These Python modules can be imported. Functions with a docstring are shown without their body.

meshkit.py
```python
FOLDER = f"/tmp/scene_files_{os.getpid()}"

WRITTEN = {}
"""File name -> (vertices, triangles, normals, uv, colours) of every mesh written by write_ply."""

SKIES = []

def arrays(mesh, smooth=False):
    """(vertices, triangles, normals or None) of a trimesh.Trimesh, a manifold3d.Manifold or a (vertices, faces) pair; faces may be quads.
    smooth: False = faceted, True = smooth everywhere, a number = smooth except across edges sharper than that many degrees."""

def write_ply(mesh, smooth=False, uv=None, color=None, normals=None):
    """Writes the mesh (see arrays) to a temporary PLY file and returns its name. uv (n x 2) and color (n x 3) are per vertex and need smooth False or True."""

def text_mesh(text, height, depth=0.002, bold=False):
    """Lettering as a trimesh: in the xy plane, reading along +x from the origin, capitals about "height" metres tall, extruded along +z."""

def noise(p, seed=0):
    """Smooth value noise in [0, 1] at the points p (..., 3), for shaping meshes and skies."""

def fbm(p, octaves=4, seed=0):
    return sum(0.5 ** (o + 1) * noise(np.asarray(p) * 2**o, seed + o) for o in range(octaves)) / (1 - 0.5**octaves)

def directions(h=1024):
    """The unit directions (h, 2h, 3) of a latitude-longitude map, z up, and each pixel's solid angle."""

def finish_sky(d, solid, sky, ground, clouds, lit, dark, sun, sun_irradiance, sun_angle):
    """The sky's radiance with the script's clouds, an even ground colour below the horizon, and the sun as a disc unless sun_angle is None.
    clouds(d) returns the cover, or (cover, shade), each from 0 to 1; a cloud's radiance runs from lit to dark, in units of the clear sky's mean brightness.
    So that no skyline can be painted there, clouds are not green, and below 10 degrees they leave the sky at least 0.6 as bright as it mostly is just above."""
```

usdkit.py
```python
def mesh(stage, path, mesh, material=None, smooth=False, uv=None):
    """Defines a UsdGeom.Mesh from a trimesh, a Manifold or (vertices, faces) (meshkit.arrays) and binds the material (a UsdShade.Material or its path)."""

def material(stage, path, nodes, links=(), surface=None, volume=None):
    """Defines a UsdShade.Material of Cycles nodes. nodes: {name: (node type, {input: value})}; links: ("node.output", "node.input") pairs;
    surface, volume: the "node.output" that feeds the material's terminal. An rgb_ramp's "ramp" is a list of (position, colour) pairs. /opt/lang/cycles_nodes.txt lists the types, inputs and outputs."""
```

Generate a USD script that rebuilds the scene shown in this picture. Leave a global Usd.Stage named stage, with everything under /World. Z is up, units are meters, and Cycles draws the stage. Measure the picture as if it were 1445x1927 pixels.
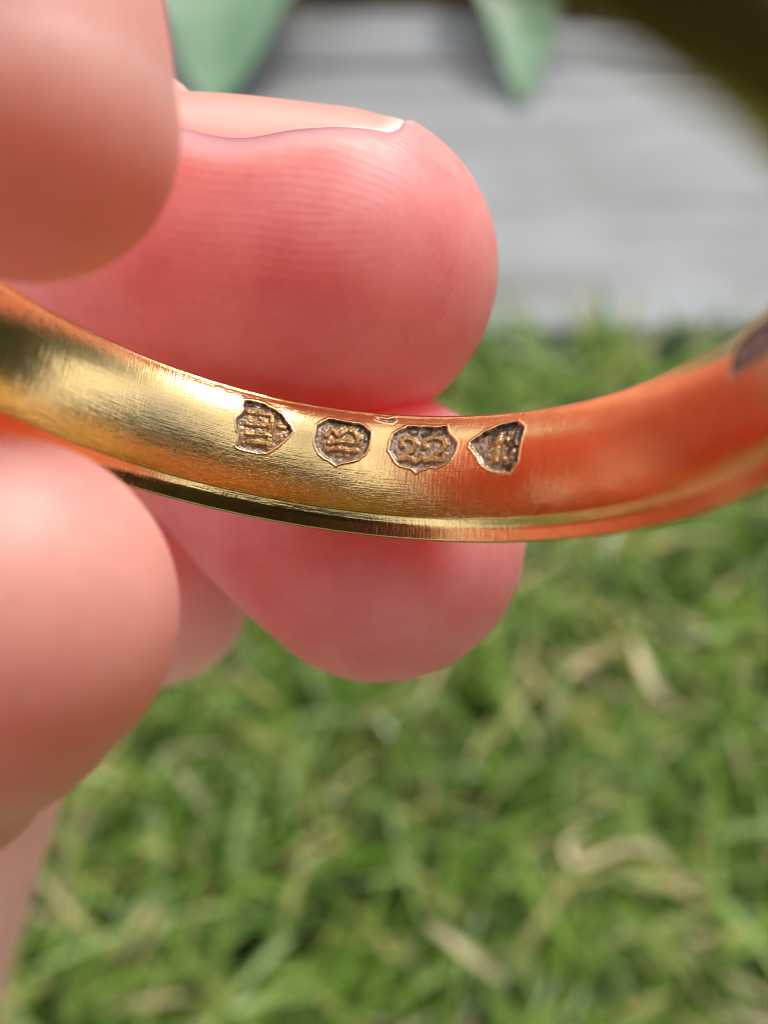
import math, numpy as np, trimesh, shapely, manifold3d as m3, usdkit, meshkit
from scipy.interpolate import PchipInterpolator
from pxr import Usd, UsdGeom, UsdLux, UsdShade, Sdf, Gf, Vt

stage = Usd.Stage.CreateInMemory()
UsdGeom.SetStageUpAxis(stage, UsdGeom.Tokens.z)
UsdGeom.SetStageMetersPerUnit(stage, 1.0)
UsdGeom.Xform.Define(stage, '/World')
UsdGeom.Scope.Define(stage, '/World/Looks')

# ------------------------------------------------------------------ camera
PITCH = math.radians(58)
CAM = np.array([0, 0, 0.24])
K = 0.923 / 1445                      # tangent per photo pixel
FWD = np.array([0, math.cos(PITCH), -math.sin(PITCH)])
UP = np.array([0, math.sin(PITCH), math.cos(PITCH)])
RIGHT = np.array([1.0, 0, 0])
cam = UsdGeom.Camera.Define(stage, '/World/camera')
mx = Gf.Matrix4d(*RIGHT, 0, *UP, 0, *(-FWD), 0, *CAM, 1)
cam.AddTransformOp().Set(mx)
cam.CreateHorizontalApertureAttr(24.0)
cam.CreateVerticalApertureAttr(24.0 * 1927 / 1445)
cam.CreateFocalLengthAttr(24.0 / 0.923)
cam.CreateFStopAttr(24.0)
cam.CreateFocusDistanceAttr(0.0282)
cam.CreateClippingRangeAttr(Gf.Vec2f(0.0005, 200))
cam.CreateExposureAttr(0.7)

# ------------------------------------------------------------------ sky and sun
SUN = np.array([0.36, 0.62, 0.70]); SUN /= np.linalg.norm(SUN)
sky = usdkit.material(stage, '/World/Looks/sky', {
    'sky': ('sky_texture', {'sky_type': 'single_scattering', 'sun_disc': False, 'sun_elevation': math.asin(SUN[2]), 'sun_rotation': math.atan2(SUN[0], SUN[1]), 'aerosol_density': 3.0}),
    'tc': ('texture_coordinate', {}),
    'n': ('noise_texture', {'scale': 2.2, 'detail': 5.0, 'roughness': 0.55}),
    'r': ('rgb_ramp', {'ramp': [(0.30, (0, 0, 0)), (0.55, (1, 1, 1))]}),
    'c': ('rgb_ramp', {'ramp': [(0.35, (6.2, 6.4, 6.7)), (0.75, (9.8, 9.6, 9.3))]}),
    'm': ('mix_color', {}),
    'b': ('background_shader', {'strength': 0.1})},
    [('tc.generated', 'n.vector'), ('n.fac', 'r.fac'), ('n.fac', 'c.fac'), ('r.color', 'm.fac'), ('sky.color', 'm.a'), ('c.color', 'm.b'), ('m.result', 'b.color')], surface='b.background')
dome = UsdLux.DomeLight.Define(stage, '/World/sky')
UsdShade.MaterialBindingAPI.Apply(dome.GetPrim()).Bind(sky)
sun = UsdLux.DistantLight.Define(stage, '/World/sun')
sun.CreateNormalizeAttr(True); sun.CreateIntensityAttr(0.6); sun.CreateAngleAttr(20.0); sun.CreateColorAttr(Gf.Vec3f(1, 0.95, 0.88))
zx = np.cross([0, 0, 1.0], SUN); zx /= np.linalg.norm(zx); zy = np.cross(SUN, zx)
sun.AddTransformOp().Set(Gf.Matrix4d(*zx, 0, *zy, 0, *SUN, 0, 0, 0, 2, 1))

# ------------------------------------------------------------------ helpers
def W(p):
    """millimetres in the measuring frame (x right, y down, z away) -> world metres"""
    p = np.asarray(p, float) * 1e-3
    return CAM + p[..., :1] * RIGHT - p[..., 1:2] * UP + p[..., 2:3] * FWD
def px(x, y, z):
    return np.array([(x - 722.5) * K * z, (y - 963.5) * K * z, z])
def ground(x, y, h=0.0):
    d = (x - 722.5) * K * RIGHT - (y - 963.5) * K * UP + FWD
    return CAM + d * ((h - CAM[2]) / d[2])
used = {}
def numbered(parent, name):
    k = used.get((parent, name), 0); used[(parent, name)] = k + 1
    return f'{parent}/{name}' if k == 0 else f'{parent}/{name}_{k:03d}'
def tag(prim, label=None, cat=None, group=None, kind=None):
    for k, v in (('label', label), ('category', cat), ('group', group), ('kind', kind)):
        if v: prim.SetCustomDataByKey(k, v)
    return prim
def thing(name, label, cat, loc, group=None):
    x = UsdGeom.Xform.Define(stage, numbered('/World', name)); x.AddTranslateOp().Set(Gf.Vec3d(*map(float, loc)))
    return tag(x.GetPrim(), label, cat, group)
def part(name, v, f, mat, parent=None, origin=(0, 0, 0), normals=True, attrs=None, kind=None, label=None, cat=None, group=None):
    path = numbered(str(parent.GetPath()) if parent else '/World', name)
    v = np.asarray(v, float) - np.asarray(origin, float); f = np.asarray(f)
    if f.shape[1] == 4: f = np.vstack([f[:, [0, 1, 2]], f[:, [0, 2, 3]]])
    m = UsdGeom.Mesh.Define(stage, path)
    m.CreatePointsAttr(Vt.Vec3fArray.FromNumpy(v.astype(np.float32)))
    m.CreateFaceVertexCountsAttr(Vt.IntArray.FromNumpy(np.full(len(f), 3, np.int32)))
    m.CreateFaceVertexIndicesAttr(Vt.IntArray.FromNumpy(f.astype(np.int32).ravel()))
    m.CreateSubdivisionSchemeAttr('none')
    if normals is True:
        normals = vnormals(v, f)
    if normals is not None and normals is not False:
        m.CreateNormalsAttr(Vt.Vec3fArray.FromNumpy(np.asarray(normals, np.float32))); m.SetNormalsInterpolation('vertex')
    for k, a in (attrs or {}).items():
        a = np.asarray(a, np.float32)
        if a.ndim == 1: UsdGeom.PrimvarsAPI(m).CreatePrimvar(k, Sdf.ValueTypeNames.FloatArray, 'vertex').Set(Vt.FloatArray.FromNumpy(a))
        else: UsdGeom.PrimvarsAPI(m).CreatePrimvar(k, Sdf.ValueTypeNames.Float3Array, 'vertex').Set(Vt.Vec3fArray.FromNumpy(a))
    UsdShade.MaterialBindingAPI.Apply(m.GetPrim()).Bind(mat)
    return tag(m.GetPrim(), label, cat, group, kind)
def vnormals(v, f):
    n = np.zeros_like(v); c = np.cross(v[f[:, 1]] - v[f[:, 0]], v[f[:, 2]] - v[f[:, 0]])
    for k in range(3): np.add.at(n, f[:, k], c)
    return n / np.maximum(np.linalg.norm(n, axis=1, keepdims=True), 1e-300)
def grid_faces(n, m, wrap_n=False, wrap_m=False):
    i, j = np.meshgrid(np.arange(n if wrap_n else n - 1), np.arange(m if wrap_m else m - 1), indexing='ij')
    i2, j2 = (i + 1) % n, (j + 1) % m
    return np.stack([i * m + j, i2 * m + j, i2 * m + j2, i * m + j2], -1).reshape(-1, 4)
def mat(name, nodes, links, surface='p.BSDF'):
    return usdkit.material(stage, '/World/Looks/' + name, nodes, links, surface=surface)
def sstep(a, b, x):
    t = np.clip((x - a) / (b - a), 0, 1); return t * t * (3 - 2 * t)

def catmull(P, n):
    P = np.asarray(P, float); Q = np.vstack([2 * P[0] - P[1], P, 2 * P[-1] - P[-2]]); out = []
    for i in range(1, len(Q) - 2):
        t = np.linspace(0, 1, n, endpoint=False)[:, None]
        a, b, c, d = Q[i - 1:i + 3]
        out.append(.5 * (2 * b + (c - a) * t + (2 * a - 5 * b + 4 * c - d) * t ** 2 + (3 * b - a - 3 * c + d) * t ** 3))
    return np.vstack(out + [P[-1:]])
# ------------------------------------------------------------------ materials
def skin(name, col, deep, pale):
    return mat(name, {
        'g': ('geometry', {}), 'tc': ('texture_coordinate', {}),
        'n1': ('noise_texture', {'scale': 260.0, 'detail': 4.0, 'roughness': 0.6}),
        'r1': ('rgb_ramp', {'ramp': [(0.3, deep), (0.7, col)]}), 'r3': ('rgb_ramp', {'ramp': [(0.3, pale), (0.7, tuple(1.06 * c for c in pale))]}), 'fl': ('mix_color', {}), 'sp': ('rgb_ramp', {'ramp': [(0.35, (0.975, 0.94, 0.94)), (0.65, (1.0, 1.0, 1.0))]}), 'spm': ('mix_color', {'blend_type': 'multiply', 'fac': 1.0, 'use_clamp': False}),
        'n2': ('noise_texture', {'scale': 2600.0, 'detail': 3.0, 'roughness': 0.6}),
        'rg': ('attribute', {'attribute': 'ridge'}), 'sx': ('separate_xyz', {}),
        'w': ('math', {'math_type': 'multiply', 'value2': 2 * math.pi / 0.31}),
        'nw': ('noise_texture', {'scale': 500.0, 'detail': 3.0}),
        'wa': ('math', {'math_type': 'multiply_add', 'value2': 2.5}),
        's': ('math', {'math_type': 'sine'}),
        'sm': ('math', {'math_type': 'multiply'}),
        'nb': ('noise_texture', {'scale': 600.0, 'detail': 3.0}),
        'sm2': ('math', {'math_type': 'multiply'}),
        'ad': ('math', {'math_type': 'multiply_add', 'value2': 1.8}),
        'b': ('bump', {'strength': 0.26, 'distance': 0.000018}),
        'rr': ('map_range', {'to_min': 0.42, 'to_max': 0.6}),
        'p': ('principled_bsdf', {'subsurface_weight': 1.0, 'subsurface_scale': 0.0011, 'subsurface_radius': (1.0, 0.30, 0.17), 'subsurface_method': 'random_walk', 'roughness': 0.42, 'specular_ior_level': 0.45})},
        [('tc.object', 'n1.vector'), ('tc.object', 'n2.vector'), ('tc.object', 'nw.vector'), ('tc.object', 'nb.vector'), ('n1.fac', 'r1.fac'), ('n1.fac', 'r3.fac'), ('sx.z', 'fl.fac'), ('r3.color', 'fl.a'), ('r1.color', 'fl.b'), ('fl.result', 'spm.a'), ('n2.fac', 'sp.fac'), ('sp.color', 'spm.b'), ('spm.result', 'p.base_color'),
         ('rg.vector', 'sx.vector'), ('sx.x', 'w.value1'), ('nw.fac', 'wa.value1'), ('w.value', 'wa.value3'), ('wa.value', 's.value1'), ('s.value', 'sm.value1'), ('sx.y', 'sm.value2'),
         ('sm.value', 'sm2.value1'), ('nb.fac', 'sm2.value2'), ('n2.fac', 'ad.value1'), ('sm2.value', 'ad.value3'), ('ad.value', 'b.height'), ('b.normal', 'p.normal'), ('n2.fac', 'rr.value'), ('rr.result', 'p.roughness')])
SKIN = skin('skin', (0.80, 0.315, 0.31), (0.70, 0.19, 0.20), (0.78, 0.41, 0.355))
NAIL = mat('fingernail', {
    'tc': ('texture_coordinate', {}), 'n': ('noise_texture', {'scale': 900.0, 'detail': 3.0}),
    'a': ('attribute', {'attribute': 'tip'}), 'm': ('mix_color', {'a': (0.80, 0.40, 0.35), 'b': (0.90, 0.78, 0.70)}),
    'b': ('bump', {'strength': 0.3, 'distance': 0.00002}),
    'p': ('principled_bsdf', {'subsurface_weight': 0.0, 'roughness': 0.25, 'specular_ior_level': 0.35})},
    [('tc.object', 'n.vector'), ('n.fac', 'b.height'), ('b.normal', 'p.normal'), ('a.fac', 'm.fac'), ('m.result', 'p.base_color')])

GOLD = mat('gold', {
    'uv': ('attribute', {'attribute': 'arc'}),
    'mp': ('mapping', {'scale': (22.0, 4.0, 1.0)}), 'n1': ('noise_texture', {'scale': 1.0, 'detail': 3.0, 'roughness': 0.6}),
    'mp2': ('mapping', {'scale': (5.0, 24.0, 1.0), 'rotation': (0, 0, 0.6)}), 'n2': ('noise_texture', {'scale': 1.0, 'detail': 3.0, 'roughness': 0.6}),
    'n3': ('noise_texture', {'scale': 1.3, 'detail': 4.0, 'roughness': 0.6}),
    'mp4': ('mapping', {'scale': (16.0, 0.9, 1.0), 'rotation': (0, 0, -0.35)}), 'n4': ('noise_texture', {'scale': 1.0, 'detail': 2.0}), 'mr4': ('map_range', {'from_min': 0.70, 'from_max': 0.75}),
    'mp5': ('mapping', {'scale': (1.0, 18.0, 1.0), 'rotation': (0, 0, 0.5)}), 'n5': ('noise_texture', {'scale': 1.0, 'detail': 2.0}), 'mr5': ('map_range', {'from_min': 0.70, 'from_max': 0.75}), 'sc': ('math', {'math_type': 'add'}), 'sc2': ('math', {'math_type': 'multiply_add', 'value2': -0.08}),
    'h': ('math', {'math_type': 'add'}), 'h2': ('math', {'math_type': 'multiply_add', 'value2': 5.0}),
    'b': ('bump', {'strength': 0.4, 'distance': 0.000006}),
    'rr': ('map_range', {'from_min': 0.3, 'from_max': 0.7, 'to_min': 0.08, 'to_max': 0.16}),
    'cr': ('rgb_ramp', {'ramp': [(0.3, (0.85, 0.575, 0.235)), (0.7, (0.92, 0.66, 0.31))]}),
    'mk': ('attribute', {'attribute': 'mark'}), 'sx': ('separate_xyz', {}),
    'd1': ('noise_texture', {'scale': 6.0, 'detail': 6.0, 'roughness': 0.7}),
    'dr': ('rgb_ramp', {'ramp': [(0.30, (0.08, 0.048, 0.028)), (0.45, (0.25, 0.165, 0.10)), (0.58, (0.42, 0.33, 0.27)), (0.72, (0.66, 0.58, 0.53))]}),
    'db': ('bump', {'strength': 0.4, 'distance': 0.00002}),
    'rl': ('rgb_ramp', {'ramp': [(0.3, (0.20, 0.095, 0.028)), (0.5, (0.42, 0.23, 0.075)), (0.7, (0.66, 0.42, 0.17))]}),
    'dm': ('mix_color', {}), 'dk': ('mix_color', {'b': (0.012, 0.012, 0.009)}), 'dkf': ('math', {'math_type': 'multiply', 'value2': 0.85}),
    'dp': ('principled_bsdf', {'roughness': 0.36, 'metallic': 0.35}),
    'p': ('principled_bsdf', {'metallic': 1.0}),
    'mx': ('mix_closure', {})},
    [('uv.vector', 'mp.vector'), ('uv.vector', 'mp2.vector'), ('uv.vector', 'n3.vector'), ('uv.vector', 'd1.vector'), ('mp.vector', 'n1.vector'), ('mp2.vector', 'n2.vector'),
     ('n1.fac', 'h.value1'), ('n2.fac', 'h.value2'), ('n3.fac', 'h2.value1'), ('h.value', 'h2.value3'), ('uv.vector', 'mp4.vector'), ('mp4.vector', 'n4.vector'), ('n4.fac', 'mr4.value'), ('uv.vector', 'mp5.vector'), ('mp5.vector', 'n5.vector'), ('n5.fac', 'mr5.value'), ('mr4.result', 'sc.value1'), ('mr5.result', 'sc.value2'), ('sc.value', 'sc2.value1'), ('h2.value', 'sc2.value3'), ('sc2.value', 'b.height'), ('b.normal', 'p.normal'),
     ('n1.fac', 'rr.value'), ('rr.result', 'p.roughness'), ('n3.fac', 'cr.fac'), ('cr.color', 'p.base_color'),
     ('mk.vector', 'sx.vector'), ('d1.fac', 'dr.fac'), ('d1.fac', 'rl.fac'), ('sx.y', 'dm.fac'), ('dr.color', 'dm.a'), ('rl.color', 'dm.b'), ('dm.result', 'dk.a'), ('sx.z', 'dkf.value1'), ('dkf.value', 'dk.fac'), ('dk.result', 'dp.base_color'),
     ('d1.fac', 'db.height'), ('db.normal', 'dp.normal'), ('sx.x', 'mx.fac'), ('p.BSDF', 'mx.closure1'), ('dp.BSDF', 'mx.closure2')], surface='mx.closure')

# ------------------------------------------------------------------ setting: lawn, boards, soil
SOIL = mat('soil', {'g': ('geometry', {}), 'n': ('noise_texture', {'scale': 60.0, 'detail': 6.0}), 'r': ('rgb_ramp', {'ramp': [(0.3, (0.02, 0.012, 0.008)), (0.7, (0.085, 0.055, 0.035))]}), 'p': ('principled_bsdf', {'roughness': 0.95})},
           [('g.position', 'n.vector'), ('n.fac', 'r.fac'), ('r.color', 'p.base_color')])
TURF = mat('turf', {'g': ('geometry', {}), 'n': ('noise_texture', {'scale': 45.0, 'detail': 8.0, 'roughness': 0.7}),
                    'r': ('rgb_ramp', {'ramp': [(0.3, (0.02, 0.02, 0.008)), (0.5, (0.035, 0.06, 0.015)), (0.75, (0.08, 0.12, 0.03))]}), 'p': ('principled_bsdf', {'roughness': 0.95})},
           [('g.position', 'n.vector'), ('n.fac', 'r.fac'), ('r.color', 'p.base_color')])
WOOD = mat('weathered_wood', {'tc': ('texture_coordinate', {}), 'oi': ('object_info', {}),
    'mp': ('mapping', {'scale': (6.0, 120.0, 60.0)}), 'n': ('noise_texture', {'scale': 1.0, 'detail': 8.0, 'roughness': 0.65, 'distortion': 0.6}),
    'r': ('rgb_ramp', {'ramp': [(0.25, (0.17, 0.168, 0.165)), (0.5, (0.26, 0.272, 0.29)), (0.75, (0.34, 0.37, 0.40))]}),
    'n2': ('noise_texture', {'scale': 14.0, 'detail': 4.0}), 'r2': ('rgb_ramp', {'ramp': [(0.35, (0.80, 0.77, 0.72)), (0.65, (1.0, 1.0, 1.0))]}),
    'm': ('mix_color', {'blend_type': 'multiply', 'fac': 1.0}), 'b': ('bump', {'strength': 0.6, 'distance': 0.001}), 'p': ('principled_bsdf', {'roughness': 0.75})},
    [('tc.object', 'mp.vector'), ('mp.vector', 'n.vector'), ('n.fac', 'r.fac'), ('tc.object', 'n2.vector'), ('n2.fac', 'r2.fac'), ('r.color', 'm.a'), ('r2.color', 'm.b'), ('m.result', 'p.base_color'), ('n.fac', 'b.height'), ('b.normal', 'p.normal')])
rng = np.random.default_rng(7)
# lawn ground sheet, gently uneven, out to the horizon
gx = np.r_[-60, -20, -8, -3, np.linspace(-1.2, 1.2, 61), 3, 8, 20, 60]; gy = np.r_[-60, -20, -8, -3, np.linspace(-1.2, 1.2, 61), 3, 8, 20, 60]
G = np.stack(np.meshgrid(gx, gy, indexing='ij'), -1).reshape(-1, 2)
gz = -0.006 + 0.008 * (meshkit.fbm(np.c_[G * 6, np.zeros(len(G))], 3, 3) - 0.5)
part('ground', np.c_[G, gz], grid_faces(len(gx), len(gy)), TURF, kind='structure')

def yline(py, h=0.0): return ground(722.5, py, h)[1]
TOPH = 0.012
Y = [yline(628, TOPH), yline(392, TOPH), yline(120, TOPH), yline(25, TOPH)]
tilt = math.radians(1.6)
def bev_box(x0, x1, y0, y1, z0, z1, b, seg=40, seed=0):
    """a board with rounded long arrises and a slightly wavy worn surface"""
    prof = [(y0, z0), (y0, z1 - b), (y0 + b * .3, z1 - b * .3), (y0 + b, z1), ((y0 + y1) / 2, z1 + .0006), (y1 - b, z1), (y1 - b * .3, z1 - b * .3), (y1, z1 - b), (y1, z0)]
    xs = np.linspace(x0, x1, seg); prof = np.array(prof)
    v = np.stack([np.r_[[[x, p[0], p[1]] for p in prof]] for x in xs]).reshape(-1, 3)
    w = (meshkit.fbm(v * np.array([9, 40, 40]) + seed, 3, seed) - .5)
    v[:, 2] += w * .0016; v[:, 1] += w * .002
    m = len(prof); f = grid_faces(seg, m, False, True)
    tri = np.vstack([f[:, [0, 1, 2]], f[:, [0, 2, 3]]])
    caps = np.array([[0, k, k + 1] for k in range(1, m - 1)]); caps2 = caps[:, ::-1] + (seg - 1) * m
    return v, np.vstack([tri, caps, caps2])
path_t = UsdGeom.Xform.Define(stage, '/World/path'); path_t.AddTranslateOp().Set(Gf.Vec3d(0, float(Y[0]), 0)); path_t.AddRotateZOp().Set(math.degrees(tilt))
tag(path_t.GetPrim(), 'grey weathered timber boards lying along the far edge of the lawn', None, kind='structure')
for k in range(3):
    v, f = bev_box(-1.6, 1.6, Y[k] - Y[0] + .0005, Y[k + 1] - Y[0] - .0005, -.03, TOPH - .001 * (k == 1) + .0012 * (k == 2), .0015, 160, k)
    part('plank', v, f[:, ::-1], WOOD, path_t.GetPrim(), normals=False)
# dark soil bed beyond the boards
bx = np.linspace(-1.6, 1.6, 81); by = np.linspace(Y[3] + .004, Y[3] + 1.2, 41)
Bq = np.stack(np.meshgrid(bx, by, indexing='ij'), -1).reshape(-1, 2)
bz = 0.002 + .02 * (meshkit.fbm(np.c_[Bq * 22, np.zeros(len(Bq))], 4, 9) - .4)
Bq[:, 1] += Bq[:, 0] * math.tan(tilt)
part('soil_bed', np.c_[Bq, bz], grid_faces(len(bx), len(by)), SOIL, kind='structure')

# ------------------------------------------------------------------ grass
GRASS = mat('grass', {'g': ('geometry', {}), 'tn': ('attribute', {'attribute': 'tint'}),
    'r': ('rgb_ramp', {'ramp': [(0.0, (0.045, 0.10, 0.014)), (0.35, (0.15, 0.275, 0.035)), (0.6, (0.29, 0.43, 0.075)), (0.78, (0.38, 0.52, 0.22)), (0.88, (0.55, 0.50, 0.16)), (0.93, (0.62, 0.50, 0.27)), (1.0, (0.66, 0.52, 0.36))]}),
    'p': ('principled_bsdf', {'roughness': 0.24}), 't': ('translucent_bsdf', {}), 'm': ('mix_closure', {'fac': 0.36})},
    [('tn.fac', 'r.fac'), ('r.color', 'p.base_color'), ('r.color', 't.color'), ('p.BSDF', 'm.closure1'), ('t.BSDF', 'm.closure2')], surface='m.closure')
def blades(n, xr, yr, seed, wide=(.0018, .0028), long=(.03, .075), seg=6, keep=None):
    r = np.random.default_rng(seed)
    x, y = r.uniform(*xr, n), r.uniform(*yr, n)
    if keep is not None: k = keep(x, y); x, y = x[k], y[k]; n = len(x)
    az = r.uniform(0, 2 * np.pi, n); L = r.uniform(*long, n) * (1 - .3 * r.random(n)); wd = r.uniform(*wide, n)
    lean0 = r.uniform(.05, .7, n); curl = r.uniform(.3, 1.7, n)
    t = np.linspace(0, 1, seg + 1)
    ang = lean0[:, None] + curl[:, None] * t                     # lean from the vertical
    ds = L[:, None] / seg
    hx = np.cumsum(np.c_[np.zeros(n), np.sin(ang[:, :-1]) * ds], 1); hz = np.cumsum(np.c_[np.zeros(n), np.cos(ang[:, :-1]) * ds], 1)
    side = r.normal(0, .25, n)[:, None] * L[:, None] * t ** 2
    ca, sa = np.cos(az)[:, None], np.sin(az)[:, None]
    c = np.stack([x[:, None] + hx * ca - side * sa, y[:, None] + hx * sa + side * ca, hz - .004], -1)
    tw = r.uniform(-.8, .8, n)[:, None] * t
    wv = np.stack([-sa * np.cos(tw), ca * np.cos(tw), np.sin(tw)], -1)
    wp = (wd[:, None] * np.minimum(1, (1 - t) * 3.2 + .03) * (.75 + .25 * np.minimum(1, t * 4)) * .5)[..., None]
    nrm = np.stack([-np.cos(ang) * ca, -np.cos(ang) * sa, np.sin(ang)], -1)
    v = np.stack([c - wv * wp, c + nrm * wp * -.35, c + wv * wp], 2)          # V-folded blade
    v[..., 2] = np.maximum(v[..., 2], -.012)
    f = grid_faces(seg + 1, 3)
    F = (f[None] + (np.arange(n) * (seg + 1) * 3)[:, None, None]).reshape(-1, 4)
    base = r.random(n); tint = np.where(base < .82, r.random(n) * .80, np.where(base < .97, r.uniform(.82, .92, n), r.uniform(.92, 1, n)))
    tint = np.clip(np.repeat(tint, (seg + 1) * 3) + np.tile(np.repeat(t, 3), n) * .06 - .02, 0, 1)
    return v.reshape(-1, 3), F, tint
front = lambda x, y: y < Y[0] + x * math.tan(tilt) - .010
far_only = lambda x, y: (y < Y[0] + x * math.tan(tilt) - .006) & ~((abs(x) < .42) & (y > -.3))
sets = [blades(26000, (-.42, .42), (-.3, .26), 1, (.0012, .0031), (.025, .06), keep=front), blades(16000, (-1.3, 1.3), (-1.2, .35), 2, (.003, .006), (.03, .07), 4, far_only)]
off = 0; V, F, T = [], [], []
for v, f, t in sets: V.append(v); F.append(f + off); T.append(t); off += len(v)
part('grass', np.vstack(V), np.vstack(F), GRASS, normals=False, attrs={'tint': np.concatenate(T)}, kind='stuff', label='short green lawn grass filling the ground below the hand', cat='grass')

# ------------------------------------------------------------------ leafy plant behind
LEAF = mat('sage_leaf', {'tc': ('texture_coordinate', {}), 'uv': ('attribute', {'attribute': 'leafuv'}), 'n': ('noise_texture', {'scale': 70.0, 'detail': 4.0}),
    'r': ('rgb_ramp', {'ramp': [(0.3, (0.17, 0.31, 0.18)), (0.7, (0.26, 0.42, 0.26))]}),
    'p': ('principled_bsdf', {'roughness': 0.5}), 't': ('translucent_bsdf', {}), 'm': ('mix_closure', {'fac': 0.3})},
    [('tc.object', 'n.vector'), ('n.fac', 'r.fac'), ('r.color', 'p.base_color'), ('r.color', 't.color'), ('p.BSDF', 'm.closure1'), ('t.BSDF', 'm.closure2')], surface='m.closure')
def leaf(base, tip, width, facing, bend=.02, belly=.55, n=24, m=11):
    base, tip, facing = map(lambda a: np.asarray(a, float), (base, tip, facing))
    ax = tip - base; L = np.linalg.norm(ax); ax /= L
    sd = np.cross(ax, facing); sd /= np.linalg.norm(sd); nr = np.cross(sd, ax)
    t = np.linspace(0, 1, n)[:, None]; s = np.linspace(-1, 1, m)[None]
    wdt = width / 2 * (np.clip(t / belly, 0, 1) ** .6) * np.clip((1 - t) / (1 - belly), 0, 1) ** .75
    wdt = np.maximum(wdt, width * .02)
    rip = .04 * width * np.sin(t * 26) * abs(s) * np.minimum(1, 4 * (1 - t))
    p = base + ax * L * t[..., None] + sd * (s * wdt)[..., None] + nr * (bend * np.sin(t * np.pi) + .22 * wdt * abs(s) ** 1.3 + rip)[..., None]
    top = p.reshape(-1, 3); bot = (p - nr * .0006).reshape(-1, 3)
    f = grid_faces(n, m); fb = f[:, ::-1] + n * m
    rim = np.r_[np.arange(m), np.arange(1, n) * m + m - 1, (n - 1) * m + np.arange(m - 2, -1, -1), np.arange(n - 2, 0, -1) * m]
    r2 = np.roll(rim, -1)
    return np.vstack([top, bot]), np.vstack([f, fb, np.stack([r2, rim, rim + n * m, r2 + n * m], -1)])
def tube(pts, rad, n=8):
    pts = np.asarray(pts, float); rad = np.broadcast_to(rad, len(pts))
    d = np.gradient(pts, axis=0); d /= np.linalg.norm(d, axis=1, keepdims=True)
    u = np.cross(d, [.3, .9, .31]); u /= np.linalg.norm(u, axis=1, keepdims=True); w = np.cross(d, u)
    a = np.linspace(0, 2 * np.pi, n, endpoint=False)
    v = pts[:, None] + rad[:, None, None] * (np.cos(a)[None, :, None] * u[:, None] + np.sin(a)[None, :, None] * w[:, None])
    c = len(pts) * n
    caps = [[c, k, (k + 1) % n] for k in range(n)] + [[c + 1, c - n + (k + 1) % n, c - n + k] for k in range(n)]
    f = grid_faces(len(pts), n, False, True)
    return np.vstack([v.reshape(-1, 3), pts[:1], pts[-1:]]), np.vstack([f[:, [0, 1, 2]], f[:, [0, 2, 3]], caps])
STEM = mat('stem', {'p': ('principled_bsdf', {'base_color': (0.12, 0.17, 0.07), 'roughness': 0.6})}, [])
def hang(x, y, z): return W(px(x, y, z))
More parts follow.
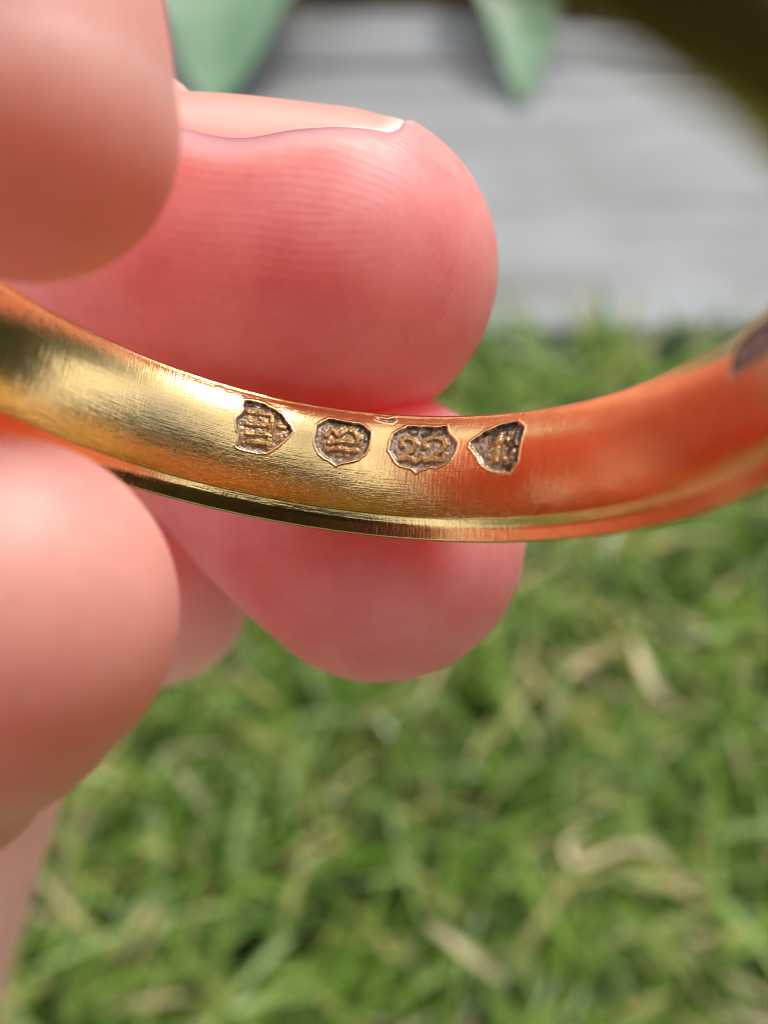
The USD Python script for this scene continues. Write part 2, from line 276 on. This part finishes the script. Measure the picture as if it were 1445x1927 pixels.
for name, lab, root, lv in (
    ('broad_leaved_plant', 'grey green plant hanging a broad leaf over boards beside the fingernail', (-.13, Y[3] + .10),
     [((500, -330, 455), (398, 205, 372), .098), ((300, -420, 470), (240, -60, 400), .07), ((760, -420, 480), (690, -110, 430), .05)]),
    ('narrow_leaved_plant', 'green plant with one narrow pointed leaf tip hanging over the grey boards', (.10, Y[3] + .09),
     [((955, -260, 455), (985, 195, 385), .055), ((1150, -330, 470), (1120, -60, 420), .05)])):
    top = hang(*lv[0][0]) + np.array([0, .05, .02]); rt = np.array([root[0], root[1], -.01])
    t = thing(name, lab, 'plant', rt)
    tt = np.linspace(0, 1, 14)[:, None]
    v, f = tube(rt + (top - rt) * tt + np.array([0, .03, .0]) * np.sin(tt * np.pi), np.linspace(.005, .003, 14))
    part('stem', v, f, STEM, t, rt)
    for b, e, w in lv:
        v, f = leaf(hang(*b), hang(*e), w, -FWD * .7 + np.array([0, 0, .7]), .012)
        part('leaf', v, f, LEAF, t, rt)
        v, f = tube(top * (1 - tt) + hang(*b) * tt + np.array([0, 0, .02]) * np.sin(tt * np.pi), .0016, 6)
        part('leaf_stalk', v, f, STEM, t, rt)

# ------------------------------------------------------------------ dry blades lying in the lawn, and the shrubs mirrored in the gold
STRAW = mat('straw', {'tc': ('texture_coordinate', {}), 'n': ('noise_texture', {'scale': 130.0, 'detail': 3.0}), 'r': ('rgb_ramp', {'ramp': [(0.3, (0.42, 0.33, 0.17)), (0.7, (0.68, 0.58, 0.36))]}), 'p': ('principled_bsdf', {'roughness': 0.45})},
            [('tc.object', 'n.vector'), ('n.fac', 'r.fac'), ('r.color', 'p.base_color')])
for lab, pts, w in (
    ('curled pale straw blade bent into a hook, right side of the lawn', [(1100, 1560, .040), (1068, 1590, .044), (1085, 1622, .046), (1130, 1610, .044), (1180, 1592, .040), (1245, 1606, .034), (1285, 1680, .024)], .0020),
    ('brownish straight straw blade near the bottom edge of the lawn', [(800, 1735, .030), (850, 1770, .034), (900, 1810, .034), (950, 1850, .028)], .0022),
    ('short upright tan straw tuft piece on the right below the ring', [(1195, 1205, .034), (1215, 1260, .036), (1235, 1300, .034), (1275, 1330, .026)], .0024)):
    c = catmull([ground(x, y, h) for x, y, h in pts], 8); d = np.gradient(c, axis=0); d /= np.linalg.norm(d, axis=1, keepdims=True)
    sd = np.cross(d, [0, -.5, .86]); sd /= np.linalg.norm(sd, axis=1, keepdims=True); up = np.cross(sd, d)
    t = np.linspace(0, 1, len(c))[:, None]; hw = w / 2 * np.minimum(1, np.minimum(.35 + 3 * t, .1 + 4 * (1 - t)))
    rows = np.stack([c - sd * hw, c - up * hw * .3, c + sd * hw, c + up * (-.3 * hw - .0003)], 1)
    n = len(c); f = grid_faces(n, 4, False, True)
    f = np.vstack([f[:, [0, 1, 2]], f[:, [0, 2, 3]], [[0, 1, 2], [0, 2, 3], [n * 4 - 4, n * 4 - 2, n * 4 - 3], [n * 4 - 4, n * 4 - 1, n * 4 - 2]]])
    o = part('dry_grass_blade', rows.reshape(-1, 3), f, STRAW, None, normals=False, label=lab, cat='straw', group='dry straw blades in the lawn')
SHRUB = mat('shrub_leaf', {'tn': ('attribute', {'attribute': 'tint'}), 'r': ('rgb_ramp', {'ramp': [(0, (0.03, 0.045, 0.014)), (1, (0.085, 0.12, 0.035))]}), 'p': ('principled_bsdf', {'roughness': 0.5})}, [('tn.fac', 'r.fac'), ('r.color', 'p.base_color')])
def shrub(i, x, y, h, w, label):
    r = np.random.default_rng(100 + i); rt = np.array([x, y, 0.0]); t = thing('shrub', label, 'shrub', rt)
    for k in range(5):
        a = k * 1.26 + r.uniform(0, 1); e = np.array([math.cos(a) * w * .3, math.sin(a) * w * .3, h * r.uniform(.7, .95)]); q = np.linspace(0, 1, 8)[:, None]
        v, f = tube(rt + np.array([.03 * math.cos(a), .03 * math.sin(a), -.02]) + e * q * [1, 1, 1] + np.array([0, 0, .05]) * np.sin(q * 3.14), np.linspace(.012, .004, 8), 6)
        part('branch', v, f, STEM, t, rt)
    n = 1700; u = r.normal(size=(n, 3)); u /= np.linalg.norm(u, axis=1, keepdims=True); rad = r.random(n) ** .4
    lump = .75 + .5 * meshkit.fbm(u * 2.2 + i * 9, 3, i)
    c = rt + np.array([0, 0, h * .55]) + u * (rad * lump)[:, None] * [w * .5, w * .5, h * .5]; c[:, 2] = np.maximum(c[:, 2], .02)
    ax = u + r.normal(0, .7, (n, 3)); ax /= np.linalg.norm(ax, axis=1, keepdims=True); sd = np.cross(ax, r.normal(size=(n, 3))); sd /= np.linalg.norm(sd, axis=1, keepdims=True); nr = np.cross(ax, sd)
    L = r.uniform(.035, .075, n)[:, None]; v = np.stack([c, c + ax * L * .5 + sd * L * .24 + nr * L * .08, c + ax * L, c + ax * L * .5 - sd * L * .24 + nr * L * .08], 1).reshape(-1, 3)
    f = (np.array([[0, 1, 2], [0, 2, 3]])[None] + (np.arange(n) * 4)[:, None, None]).reshape(-1, 3)
    part('foliage', v, f, SHRUB, t, rt, False, {'tint': np.repeat(r.random(n), 4)}, kind='stuff')
for i, a in enumerate(((-.55, Y[3] + .62, .5, .75, 'dark shrub in the soil bed beyond the boards, behind the fingers'), (.12, Y[3] + .62, .42, .75, 'low dark shrub in the soil bed straight behind the boards'),
                       (.86, Y[3] + .42, .62, .7, 'dark shrub in the soil bed beyond the boards, to the right'), (1.15, .30, .55, .6, 'low shrub on the lawn edge to the right of the boards'), (1.05, .72, .95, .8, 'tall shrub at the right-hand end of the soil bed'), (1.2, -.25, .5, .6, 'low shrub standing on the lawn nearest the viewer on the right'))):
    shrub(i, *a)

# ------------------------------------------------------------------ the ring
RC = np.array([-1.941, -4.804, 18.444]); RA, RB, RW, RR = 0.516, -1.249, 3.593, 10.5
RN = np.array([math.sin(RA) * math.cos(RB), math.sin(RB), math.cos(RA) * math.cos(RB)])
E1 = np.cross([0, 1, 0], RN); E1 /= np.linalg.norm(E1); E2 = np.cross(RN, E1)
def on_ring(x, y):
    """photo pixel -> (arc mm, height mm) on the inner cylinder, far wall"""
    d = np.array([(x - 722.5) * K, (y - 963.5) * K, 1.0]); o = -RC
    dp, op = d - RN * (d @ RN), o - RN * (o @ RN)
    a, b, c = dp @ dp, 2 * dp @ op, op @ op - RR ** 2
    s = (-b + math.sqrt(b * b - 4 * a * c)) / (2 * a); q = o + d * s
    return math.atan2(q @ E2, q @ E1) * RR, q @ RN
def trace(pts, ox, oy, sc=4.014): return [on_ring(ox + a / sc, oy + b / sc) for a, b in pts]
MARK_OUTLINES = [trace(p, *o) for p, o in (
    ([(245,125),(330,130),(400,155),(470,195),(520,240),(560,300),(590,340),(608,378),(560,430),(500,480),(440,520),(400,540),(330,535),(270,525),(215,510),(172,488),(190,440),(195,390),(180,350),(170,300),(180,270),(215,235),(235,200),(232,160)], (400, 720)),
    ([(880,265),(960,280),(1030,295),(1110,300),(1150,330),(1195,375),(1195,430),(1180,500),(1150,550),(1100,590),(1040,605),(980,610),(935,632),(900,605),(850,580),(800,540),(770,470),(768,430),(780,370),(782,325),(830,290)], (400, 720)),
    ([(270,318),(400,325),(480,325),(555,318),(575,370),(610,410),(650,460),(640,520),(600,590),(560,620),(500,652),(440,645),(390,665),(340,688),(300,655),(230,640),(180,610),(150,560),(130,520),(140,450),(160,390),(200,360),(250,335)], (700, 720)),
    ([(1090,278),(1150,332),(1140,400),(1120,500),(1110,600),(1070,650),(1050,685),(980,692),(920,680),(870,655),(830,620),(800,570),(770,530),(740,500),(745,455),(800,410),(870,355),(960,310),(1040,290)], (700, 720)),
    ([(1215,245),(1260,250),(1310,258),(1370,245),(1375,275),(1355,292),(1300,288),(1250,270)], (400, 720)),
    ([(1383,650),(1402,622),(1445,592),(1490,560),(1490,640),(1445,676),(1402,704),(1380,722)], (0, 0, 1.0)))]  # final outline: a plain dark patch, slightly sunk into the bore
def stroke(pts, w, o): return shapely.LineString(trace(pts, *o)).buffer(w)
RELIEF = [
    [stroke(p, w, (400, 720)) for p, w in (([(275,215),(440,235)], .07), ([(262,310),(425,325)], .06), ([(258,385),(420,395)], .06), ([(262,450),(405,460)], .05), ([(458,235),(440,350),(425,490)], .075), ([(500,330),(545,340)], .06))],
    [stroke(p, .06, (400, 720)) for p in ([(862,400),(905,352),(950,400)], [(950,400),(1020,350),(1075,372),(1105,430)], [(880,455),(985,440),(1090,455)], [(872,510),(960,500),(1075,520)])],
    [stroke(p, .066, (700, 720)) for p in ([(228,478),(222,440),(262,412),(312,425),(330,465),(300,520),(250,552),(212,580),(280,572),(330,600),(372,578),(372,545)], [(405,488),(395,450),(430,418),(490,408),(540,430),(558,470),(530,515),(470,550),(405,592),(470,578),(535,585),(552,545)])],
    [stroke(p, .05, (700, 720)) for p in ([(960,380),(930,600)], [(1020,370),(985,620)], [(1080,370),(1050,600)], [(890,430),(1080,470)])], [], []]
def area(pts, o): return shapely.Polygon(trace(pts, *o))
PLATEAU = [area([(262,185),(440,200),(500,270),(560,330),(520,420),(430,490),(230,455),(215,400),(240,300)], (400, 720)), area([(850,380),(900,330),(1060,335),(1130,380),(1130,500),(1060,560),(880,540),(845,470)], (400, 720)),
           None, area([(890,400),(1090,350),(1070,620),(900,600)], (700, 720)), None, None]
DARK = [area([(235,130),(345,130),(480,190),(580,300),(600,375),(540,330),(440,215),(330,165),(245,175)], (400, 720)), area([(870,270),(960,280),(1110,300),(1190,375),(1190,500),(1150,540),(1150,400),(1080,330),(900,310)], (400, 720)),
        area([(262,318),(555,318),(545,360),(500,398),(430,385),(380,408),(330,380),(270,365)], (700, 720)), area([(1085,285),(1145,335),(1110,600),(1050,680),(1000,650),(1040,480),(960,420),(800,430),(950,320)], (700, 720)), None, shapely.Polygon(MARK_OUTLINES[5])]
a_lo, a_hi = on_ring(420, 800)[0], on_ring(1492, 640)[0]
a_lo, a_hi = min(a_lo, a_hi), max(a_lo, a_hi)
if a_hi - a_lo > 30: raise RuntimeError('arc wrap')
fine = np.arange(a_lo, a_hi, .02); mid_a = (a_lo + a_hi) / 2; half = math.pi * RR
pre = np.linspace(mid_a - half, a_lo, 380)[:-1]; rest = np.linspace(a_hi, mid_a + half, 380)[:-1]
arc = np.r_[pre, fine, rest]; N0, NF = len(pre), len(fine)
h_in = np.linspace(RW / 2 + .10, -RW / 2, 186)
# cross-section, from the inside: bore, small bevel, arris, edge face, rounded outside, edge face, bevel
def seg(p, q, n): return np.linspace(p, q, n + 1)[1:]
hb = RW / 2
lower = np.vstack([seg((0, -hb), (.03, -hb - .015), 3), seg((.03, -hb - .015), (.165, -hb - .187), 10), seg((.165, -hb - .187), (.19, -hb - .225), 3), seg((.19, -hb - .225), (.235, -hb - .31), 5), seg((.235, -hb - .31), (.37, -hb - .635), 12)])
ang = np.linspace(-1, 1, 40)[1:-1]
outer = np.stack([.52 + .85 * (1 - np.abs(ang) ** 3.0), ang * (hb + .40) - .21], 1)
upper = np.array([(.50, hb + .20), (.42, hb + .21), (.33, hb + .20), (.28, hb + .175), (.235, hb + .13)])
profile = np.vstack([np.stack([0 * h_in, h_in], 1), lower, [[.44, -hb - .66]], outer, upper])
nI, nP = len(h_in), len(profile)
A, Hh = np.meshgrid(arc, profile[:, 1], indexing='ij')
D = np.repeat(profile[None, :, 0], len(arc), 0).copy()
mark = np.zeros((len(arc), nP, 3)); mark_id = np.full((len(arc), nP), -1)
pa, ph = A[N0:N0 + NF, :nI].ravel(), Hh[N0:N0 + NF, :nI].ravel(); P2 = shapely.points(pa, ph)
wob = (meshkit.fbm(np.c_[pa * 6, ph * 6, 0 * pa], 3, 5) - .5)
tot = np.zeros(len(pa)); mk = np.zeros((len(pa), 3)); sid = np.full(len(pa), -1)
for k, poly in enumerate(MARK_OUTLINES):
    pg = shapely.Polygon(poly); near = shapely.distance(P2, pg) < .25; idx = np.nonzero(near)[0]
    d = shapely.distance(P2[idx], pg.exterior) * np.where(shapely.contains_xy(pg, pa[idx], ph[idx]), -1, 1) + wob[idx] * .06
    depth = (.12, .12, .12, .12, .07, .05)[k] * (1 - sstep(-.10, -.005, d))
    rim = .012 * np.exp(-((d - .03) / .03) ** 2)
    rl = np.zeros(len(idx))
    for s in RELIEF[k]: rl = np.maximum(rl, 1 - sstep(.0, .05, shapely.distance(P2[idx], s) + wob[idx] * .02))
    pl = np.zeros(len(idx)); dk = np.zeros(len(idx))
    if DARK[k] is not None:
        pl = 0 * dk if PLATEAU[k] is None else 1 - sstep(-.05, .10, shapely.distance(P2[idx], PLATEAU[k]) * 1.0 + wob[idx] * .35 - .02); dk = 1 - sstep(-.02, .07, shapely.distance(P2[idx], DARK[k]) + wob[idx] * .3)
    rough = (meshkit.fbm(np.c_[pa[idx] * 14, ph[idx] * 14, 0 * idx], 4, 11 + k) - .5) * .035 * sstep(.02, -.06, d)
    inside = d < 0
    tot[idx] += depth - rim - (rl * .075 + pl * .03) * sstep(0, -.1, d) * (1 if k < 3 else .6) + rough * sstep(0, -.08, d)
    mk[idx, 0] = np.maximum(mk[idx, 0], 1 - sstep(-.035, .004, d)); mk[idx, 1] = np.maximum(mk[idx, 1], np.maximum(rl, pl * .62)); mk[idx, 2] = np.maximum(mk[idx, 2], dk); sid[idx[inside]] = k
# a tiny raised pimple and a hairline near the left of the bore are added below on the coarse part
D[N0:N0 + NF, :nI] += tot.reshape(NF, nI); mark[N0:N0 + NF, :nI] = mk.reshape(NF, nI, 3); mark_id[N0:N0 + NF, :nI] = sid.reshape(NF, nI)
TH = A / RR
bore = np.stack([np.cos(TH) * 5.2, np.sin(TH) * 5.2, Hh * .5], -1)[:, :nI]
D[:, :nI] += .012 * (meshkit.fbm(bore, 2, 21) - .5)
D += (-.115 * np.clip(1 - (Hh / hb) ** 2, 0, 1) + .21 * np.clip((Hh / hb - .25) / .8, 0, 1) ** 2) * (np.arange(nP) < nI)
TH = A / RR
PR = RC + Hh[..., None] * RN + (RR + D)[..., None] * (np.cos(TH)[..., None] * E1 + np.sin(TH)[..., None] * E2)
RV = W(PR.reshape(-1, 3)); RF = grid_faces(len(arc), nP, True, True); RF = np.vstack([RF[:, [0, 1, 2]], RF[:, [0, 2, 3]]])
cx = RV.mean(0)
nv = vnormals(RV, RF)
mid = len(arc) * nP // 2
io = (nI + len(lower) + 20)                            # a point of the outside must face outwards
if nv[io] @ (RV[io] - W(RC)) < 0: RF = RF[:, ::-1]; nv = -nv
ring = thing('ring', 'polished yellow gold ring with four stamped marks inside, pinched between fingertips', 'ring', W(RC))
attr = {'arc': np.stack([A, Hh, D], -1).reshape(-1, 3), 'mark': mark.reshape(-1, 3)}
fs = mark_id.reshape(-1)[RF]; fk = np.where((fs == fs[:, :1]).all(1), fs[:, 0], -1)
NAMES = ['shield-shaped mark with ridged strokes, leftmost in the ring', 'rounded shield mark with worn crown-like relief', 'shield mark reading 22', 'dark worn pointed shield mark, rightmost in the ring', 'small dark nick at the back rim', 'shallow dark brown patch at the right-hand end of the bore']
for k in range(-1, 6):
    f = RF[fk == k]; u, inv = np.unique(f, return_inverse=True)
    part('band' if k < 0 else ('nick' if k == 4 else 'hallmark'), RV[u], inv.reshape(-1, 3), GOLD, ring, W(RC), nv[u], {a: b[u] for a, b in attr.items()}, label=None if k < 0 else NAMES[k])  # first four are hallmarks; the last is only a shallow dark patch

# ------------------------------------------------------------------ the hand
def finger(nodes, around=150, step=.28, coarse_after=None, shape=None, cap=44):
    """nodes: (x, y, z, r) from the tip ball's centre back to the knuckle; angle 0 faces the viewer, 90 degrees is up"""
    C = catmull(nodes, 60); L = np.r_[0, np.cumsum(np.linalg.norm(np.diff(C[:, :3], axis=0), axis=1))]
    s, ss = 0, []
    while s < L[-1]:
        ss.append(s); s += step * (1 if coarse_after is None or s < coarse_after else 5)
    ss = np.array(ss + [L[-1]]); C = np.stack([np.interp(ss, L, C[:, k]) for k in range(4)], 1)
    d = np.gradient(C[:, :3], axis=0); d /= np.linalg.norm(d, axis=1, keepdims=True)
    e1 = np.array([0, 0, -1.0]); fr = []
    for k in range(len(C)):
        e1 = e1 - d[k] * (e1 @ d[k]); e1 /= np.linalg.norm(e1); e2 = np.cross(e1, d[k]); fr.append((e1.copy(), e2))
    sign = 1 if fr[0][1][1] < 0 else -1
    ph = np.linspace(0, 2 * np.pi, around, endpoint=False); rows, info = [], []
    r0 = C[0, 3]
    for al in np.linspace(0, np.pi / 2, cap, endpoint=False)[1:]:          # rounded tip
        rows.append((C[0, :3] - d[0] * r0 * math.cos(al), r0 * math.sin(al), fr[0], -r0 * math.cos(al)))
    for k in range(len(C)): rows.append((C[k, :3], C[k, 3], fr[k], ss[k]))
    kE = len(C) - 1
    for al in np.linspace(0, np.pi / 2, 10)[1:-1]: rows.append((C[kE, :3] + d[kE] * C[kE, 3] * math.sin(al), C[kE, 3] * math.cos(al), fr[kE], ss[kE] + 1))
    V = []
    for c, r, (a, b), s in rows:
        rr = r * (shape(s, ph) if shape else 1.0) * np.ones_like(ph)
        V.append(c + rr[:, None] * (np.cos(ph)[:, None] * a + np.sin(ph)[:, None] * b * sign))
    n = len(V); V = np.vstack(V + [(C[0, :3] - d[0] * r0)[None], (C[kE, :3] + d[kE] * C[kE, 3])[None]])
    f = grid_faces(n, around, False, True); f = np.vstack([f[:, [0, 1, 2]], f[:, [0, 2, 3]]])
    k = np.arange(around); k2 = (k + 1) % around
    f = np.vstack([f, np.stack([0 * k + n * around, k, k2], 1), np.stack([0 * k + n * around + 1, (n - 1) * around + k2, (n - 1) * around + k], 1)])
    tm = trimesh.Trimesh(V, f, process=False)
    if tm.volume < 0: f = f[:, ::-1]
    return m3.Manifold(m3.Mesh(np.ascontiguousarray(V, np.float32), np.ascontiguousarray(f, np.uint32)))
def N(x, y, z, r): return (*px(x, y, z), r)
R_MID = 303 * K * 33.5
MZ = 33.5
MY = 508
NAILC = math.radians(92)
EX = np.array([320, 340, 420, 500, 600, 700, 745, 775]); EY = np.array([200, 222, 262, 276, 252, 240, 238, 236])
def edge_angle(y, r):
    c = px(0, MY, MZ); v = -(y - 963.5) * K; A = r * np.sqrt(1 + v * v)
    return np.arcsin(np.clip((c[2] * v + c[1]) / A, -1, .98)) - np.arctan(v)
EA = np.array([edge_angle(y, R_MID * q) for y, q in zip(EY, (1, 1, .97, .96, .95, .93, .90, .86))])
NAIL_CURVE = PchipInterpolator(EX, EA)
def nail_edge(s):
    """angle (radians) of the nail's near side edge, s in mm behind the tip ball's centre"""
    return NAIL_CURVE(np.clip(632 - s / (K * MZ), EX[0], EX[-1]))
def nail_mask(s, ph, soft=.10):
    x = 632 - s / (K * MZ); e = nail_edge(s)
    return sstep(-soft, soft, (NAILC - e) - np.abs(ph - NAILC)) * sstep(325, 352, x) * (1 - sstep(735, 770, x))
def mid_shape(s, ph):
    x = 632 - s / (K * MZ); e = nail_edge(s); pc = (ph + 1.5) % (2 * np.pi) - 1.5
    q = (NAILC - e) - np.abs(pc - NAILC)
    fold = np.exp(-((q + .14) / .13) ** 2) * sstep(330, 420, x) * (1 - sstep(640, 760, x))
    cut = np.exp(-((x - 345) / 32) ** 2) * np.exp(-((pc - 1.4) / .8) ** 2)
    flat = np.exp(-((pc - NAILC) / 1.0) ** 2) * sstep(420, 760, x) 
    return 1 - .075 * nail_mask(s, pc, .2) + .02 * fold + .03 * cut - .06 * flat
middle = finger([N(632, MY, MZ, R_MID), N(420, MY - 8, 33.9, R_MID * 1.02), N(140, MY - 28, 34.6, R_MID * 1.08), N(-200, 420, 36, 7.3), (-38, -17, 39, 8.2), (-58, -8, 52, 9.5)], 240, .16, 16, mid_shape, 80)
ringf = finger([N(715, 1010, 35, 270 * K * 35), N(590, 920, 38.5, 6.2), N(420, 790, 45, 6.5), (-14, -3, 50, 6.8), (-36, 2, 58, 8), (-58, 10, 62, 9.2)], 200, .2, 14)
little = finger([N(290, 1105, 47, 185 * K * 47), N(200, 1060, 50, 5.6), (-28, 4, 55, 6), (-42, 12, 62, 7), (-60, 26, 66, 8)], 110, .35, 10)
index = finger([N(34, 224, 20.2, 298 * K * 20.2), N(-20, -20, 20.4, 4.15), N(-170, -330, 21, 5.2), (-22, -22, 25, 7.0), (-44, -18, 34, 8.5), (-60, -10, 45, 10)], 160, .2, 14)
def thumb_shape(s, ph): return 1 - .07 * np.exp(-((s - 2.6 + .4 * np.cos(ph)) / .38) ** 2)
thumb = finger([N(-10, 1155, 22, 338 * K * 22), N(-130, 1290, 22.5, 4.75), N(-330, 1390, 24, 6.0), (-24, 11, 28, 8.4), (-42, 22, 38, 10), (-60, 32, 52, 12)], 160, .2, 14, thumb_shape)
def ball(p, r): return m3.Manifold.sphere(r, 48).translate([float(q) for q in p])
palm = m3.Manifold.batch_hull([ball((-58, -10, 48), 9.5), ball((-58, 12, 62), 9.5), ball((-60, 28, 66), 8), ball((-70, 60, 66), 12), ball((-66, 32, 50), 13), ball((-88, 66, 60), 15)])
heel = m3.Manifold.batch_hull([ball(px(-180, 1500, 62), 11), ball((-60, 28, 66), 8), ball((-70, 72, 66), 14), ball(px(-335, 1950, 64), 12)])
arm = m3.Manifold.batch_hull([ball((-72, 70, 64), 14), ball((-88, 70, 60), 15), ball((-190, 190, 60), 27), ball((-205, 180, 52), 27)])
hand = palm + heel + arm
hand = hand.refine_to_length(3.0)
for q in (middle, ringf, little, index, thumb): hand = hand + q
hm = hand.to_mesh(); HV = np.array(hm.vert_properties[:, :3], float); HF = np.array(hm.tri_verts)
# finger-pad ridge field: distance from the core of each pad, loops round the tip
amp = np.zeros(len(HV)); rid = np.zeros(len(HV))
def pad(tipc, back, r, core, wgt):
    tipc, back = np.asarray(tipc, float), np.asarray(back, float); ax = back - tipc; ax /= np.linalg.norm(ax)
    q = HV - tipc; s = q @ ax; rad = q - s[:, None] * ax; dist_ax = np.linalg.norm(rad, axis=1)
    ok = (dist_ax < r * 1.35) & (s < 14) & (s > -r * 1.4)
    e1 = np.array([0, 0, -1.0]); e1 -= ax * (e1 @ ax); e1 /= np.linalg.norm(e1); e2 = np.cross(e1, ax)
    ph = np.arctan2(rad @ e2, rad @ e1) * r
    al = np.where(s < 0, r * np.arctan2(-s, np.maximum(dist_ax, 1e-6)), -s)
    ff = np.sqrt(np.maximum(al - core, 0) ** 2 + ph ** 2)
    rid[ok] = ff[ok]; amp[ok] = wgt * (1 - sstep(9, 13, s[ok]))
pad(px(632, MY, MZ), px(140, MY - 28, 34.6), R_MID, 2.2, 1.0)
pad(px(715, 1010, 35), px(590, 920, 38.5), 6.0, 1.5, 1.0)
rid += 1.2 * (meshkit.fbm(HV * .22, 3, 4) - .5)
flush = np.exp(-(np.maximum(0, np.linalg.norm(HV - px(690, 800, 33), axis=1) - 8.5) / 7.5) ** 2)
base = W(np.array([-60, 20, 55]))
ht = thing('hand', 'bare hand of a person pinching the gold ring with its fingertips', 'hand', base)
fz = HF[:, ::-1] if trimesh.Trimesh(HV, HF, process=False).volume < 0 else HF
WV = W(HV)
fw = fz[:, ::-1] if trimesh.Trimesh(WV, fz, process=False).volume < 0 else fz
part('skin', WV, fw, SKIN, ht, base, True, {'ridge': np.stack([rid, amp, flush], 1)})
# nail of the middle finger
ss = np.linspace((632 - 332) * K * MZ, (632 - 758) * K * MZ, 90); tt = np.linspace(0, 1, 60)
NVt, NVb, tipw = [], [], []
dM = np.array(px(420, MY - 8, 33.9)) - np.array(px(632, MY, MZ)); dM /= np.linalg.norm(dM)
n1 = np.array([0, 0, -1.0]); n1 -= dM * (n1 @ dM); n1 /= np.linalg.norm(n1); n2 = np.cross(n1, dM); n2 = n2 if n2[1] < 0 else -n2
for s in ss:
    e = float(nail_edge(s)); ph = e + 2 * (NAILC - e) * tt
    x = 632 - s / (K * MZ)
    r = R_MID * (1 + .02 * max(s, 0) / 4.4) if s >= 0 else R_MID * math.sqrt(1 - (s / R_MID) ** 2)
    c = np.array(px(632, MY, MZ)) + dM * s
    dirs = np.cos(ph)[:, None] * n1 + np.sin(ph)[:, None] * n2
    q = np.abs(tt - .5) * 2
    flat = .06 * np.exp(-((ph - NAILC) / 1.0) ** 2) * sstep(420, 760, x)
    sh = 1 - .045 - flat
    drop = .10 * sstep(.9, 1, q) + .25 * (1 - sstep(332, 352, x)) - .12 * sstep(700, 758, x)
    NVt.append(c + dirs * (r * sh - drop)[:, None]); NVb.append(c + dirs * (r * sh - drop - .32)[:, None]); tipw.append(np.maximum(sstep(715, 765, x), sstep(.93, .97, q) * sstep(540, 640, x) * .8))
NVt, NVb = np.vstack(NVt), np.vstack(NVb); nn, mm = len(ss), 60
f = grid_faces(nn, mm); rim = np.r_[np.arange(mm), np.arange(1, nn) * mm + mm - 1, (nn - 1) * mm + np.arange(mm - 2, -1, -1), np.arange(nn - 2, 0, -1) * mm]; r2 = np.roll(rim, -1)
NVv = W(np.vstack([NVt, NVb])); NFf = np.vstack([f, f[:, ::-1] + nn * mm, np.stack([r2, rim, rim + nn * mm, r2 + nn * mm], -1)])
NFf = np.vstack([NFf[:, [0, 1, 2]], NFf[:, [0, 2, 3]]])
if trimesh.Trimesh(NVv, NFf, process=False).volume < 0: NFf = NFf[:, ::-1]
part('fingernail', NVv, NFf, NAIL, ht, base, True, {'tip': np.r_[np.concatenate(tipw), np.concatenate(tipw)]}, label='short pale nail seen edge-on at the top of the upper fingertip')

# ------------------------------------------------------------------ the phone that takes the picture, mirrored in the gold
PHONE = mat('phone_glass', {'p': ('principled_bsdf', {'base_color': (0.06, 0.055, 0.045), 'roughness': 0.4})}, [])
LENS = mat('lens_glass', {'p': ('principled_bsdf', {'base_color': (0.004, 0.004, 0.006), 'roughness': 0.05})}, [])
pc = np.array([43.0, 17.0, -8.0]); pt = thing('phone', 'dark phone mirrored in the gold, held just above the ring', 'phone', W(pc))
def rounded(x0, x1, y0, y1, z0, z1, r, b):
    out = []
    for z, inset in ((z0, b), (z0 + b * .3, b * .3), (z0 + b, 0), (z1 - b, 0), (z1 - b * .3, b * .3), (z1, b)):
        p = np.array(shapely.box(x0 + r, y0 + r, x1 - r, y1 - r).buffer(r - inset, quad_segs=12).exterior.coords)[:-1]
        out.append(np.c_[p, np.full(len(p), z)])
    n = len(out[0]); v = np.vstack(out); f = grid_faces(len(out), n, False, True); f = np.vstack([f[:, [0, 1, 2]], f[:, [0, 2, 3]]])
    k = np.arange(1, n - 1)
    return v, np.vstack([f, np.stack([0 * k, k, k + 1], 1), np.stack([0 * k, k + 1, k], 1) + (len(out) - 1) * n])
v, f = rounded(-30, 116, -22, 36, -12, -4, 10, 1.2); part('phone_body', W(v), f, PHONE, pt, W(pc), False)
for lx, ly in ((-1, 0), (-12, 18), (-12, -8)):
    v, f = rounded(lx - 7, lx + 7, ly - 7, ly + 7, -4.0, -2.6, 6.9, .4); part('lens', W(v), f, LENS, pt, W(pc), False)
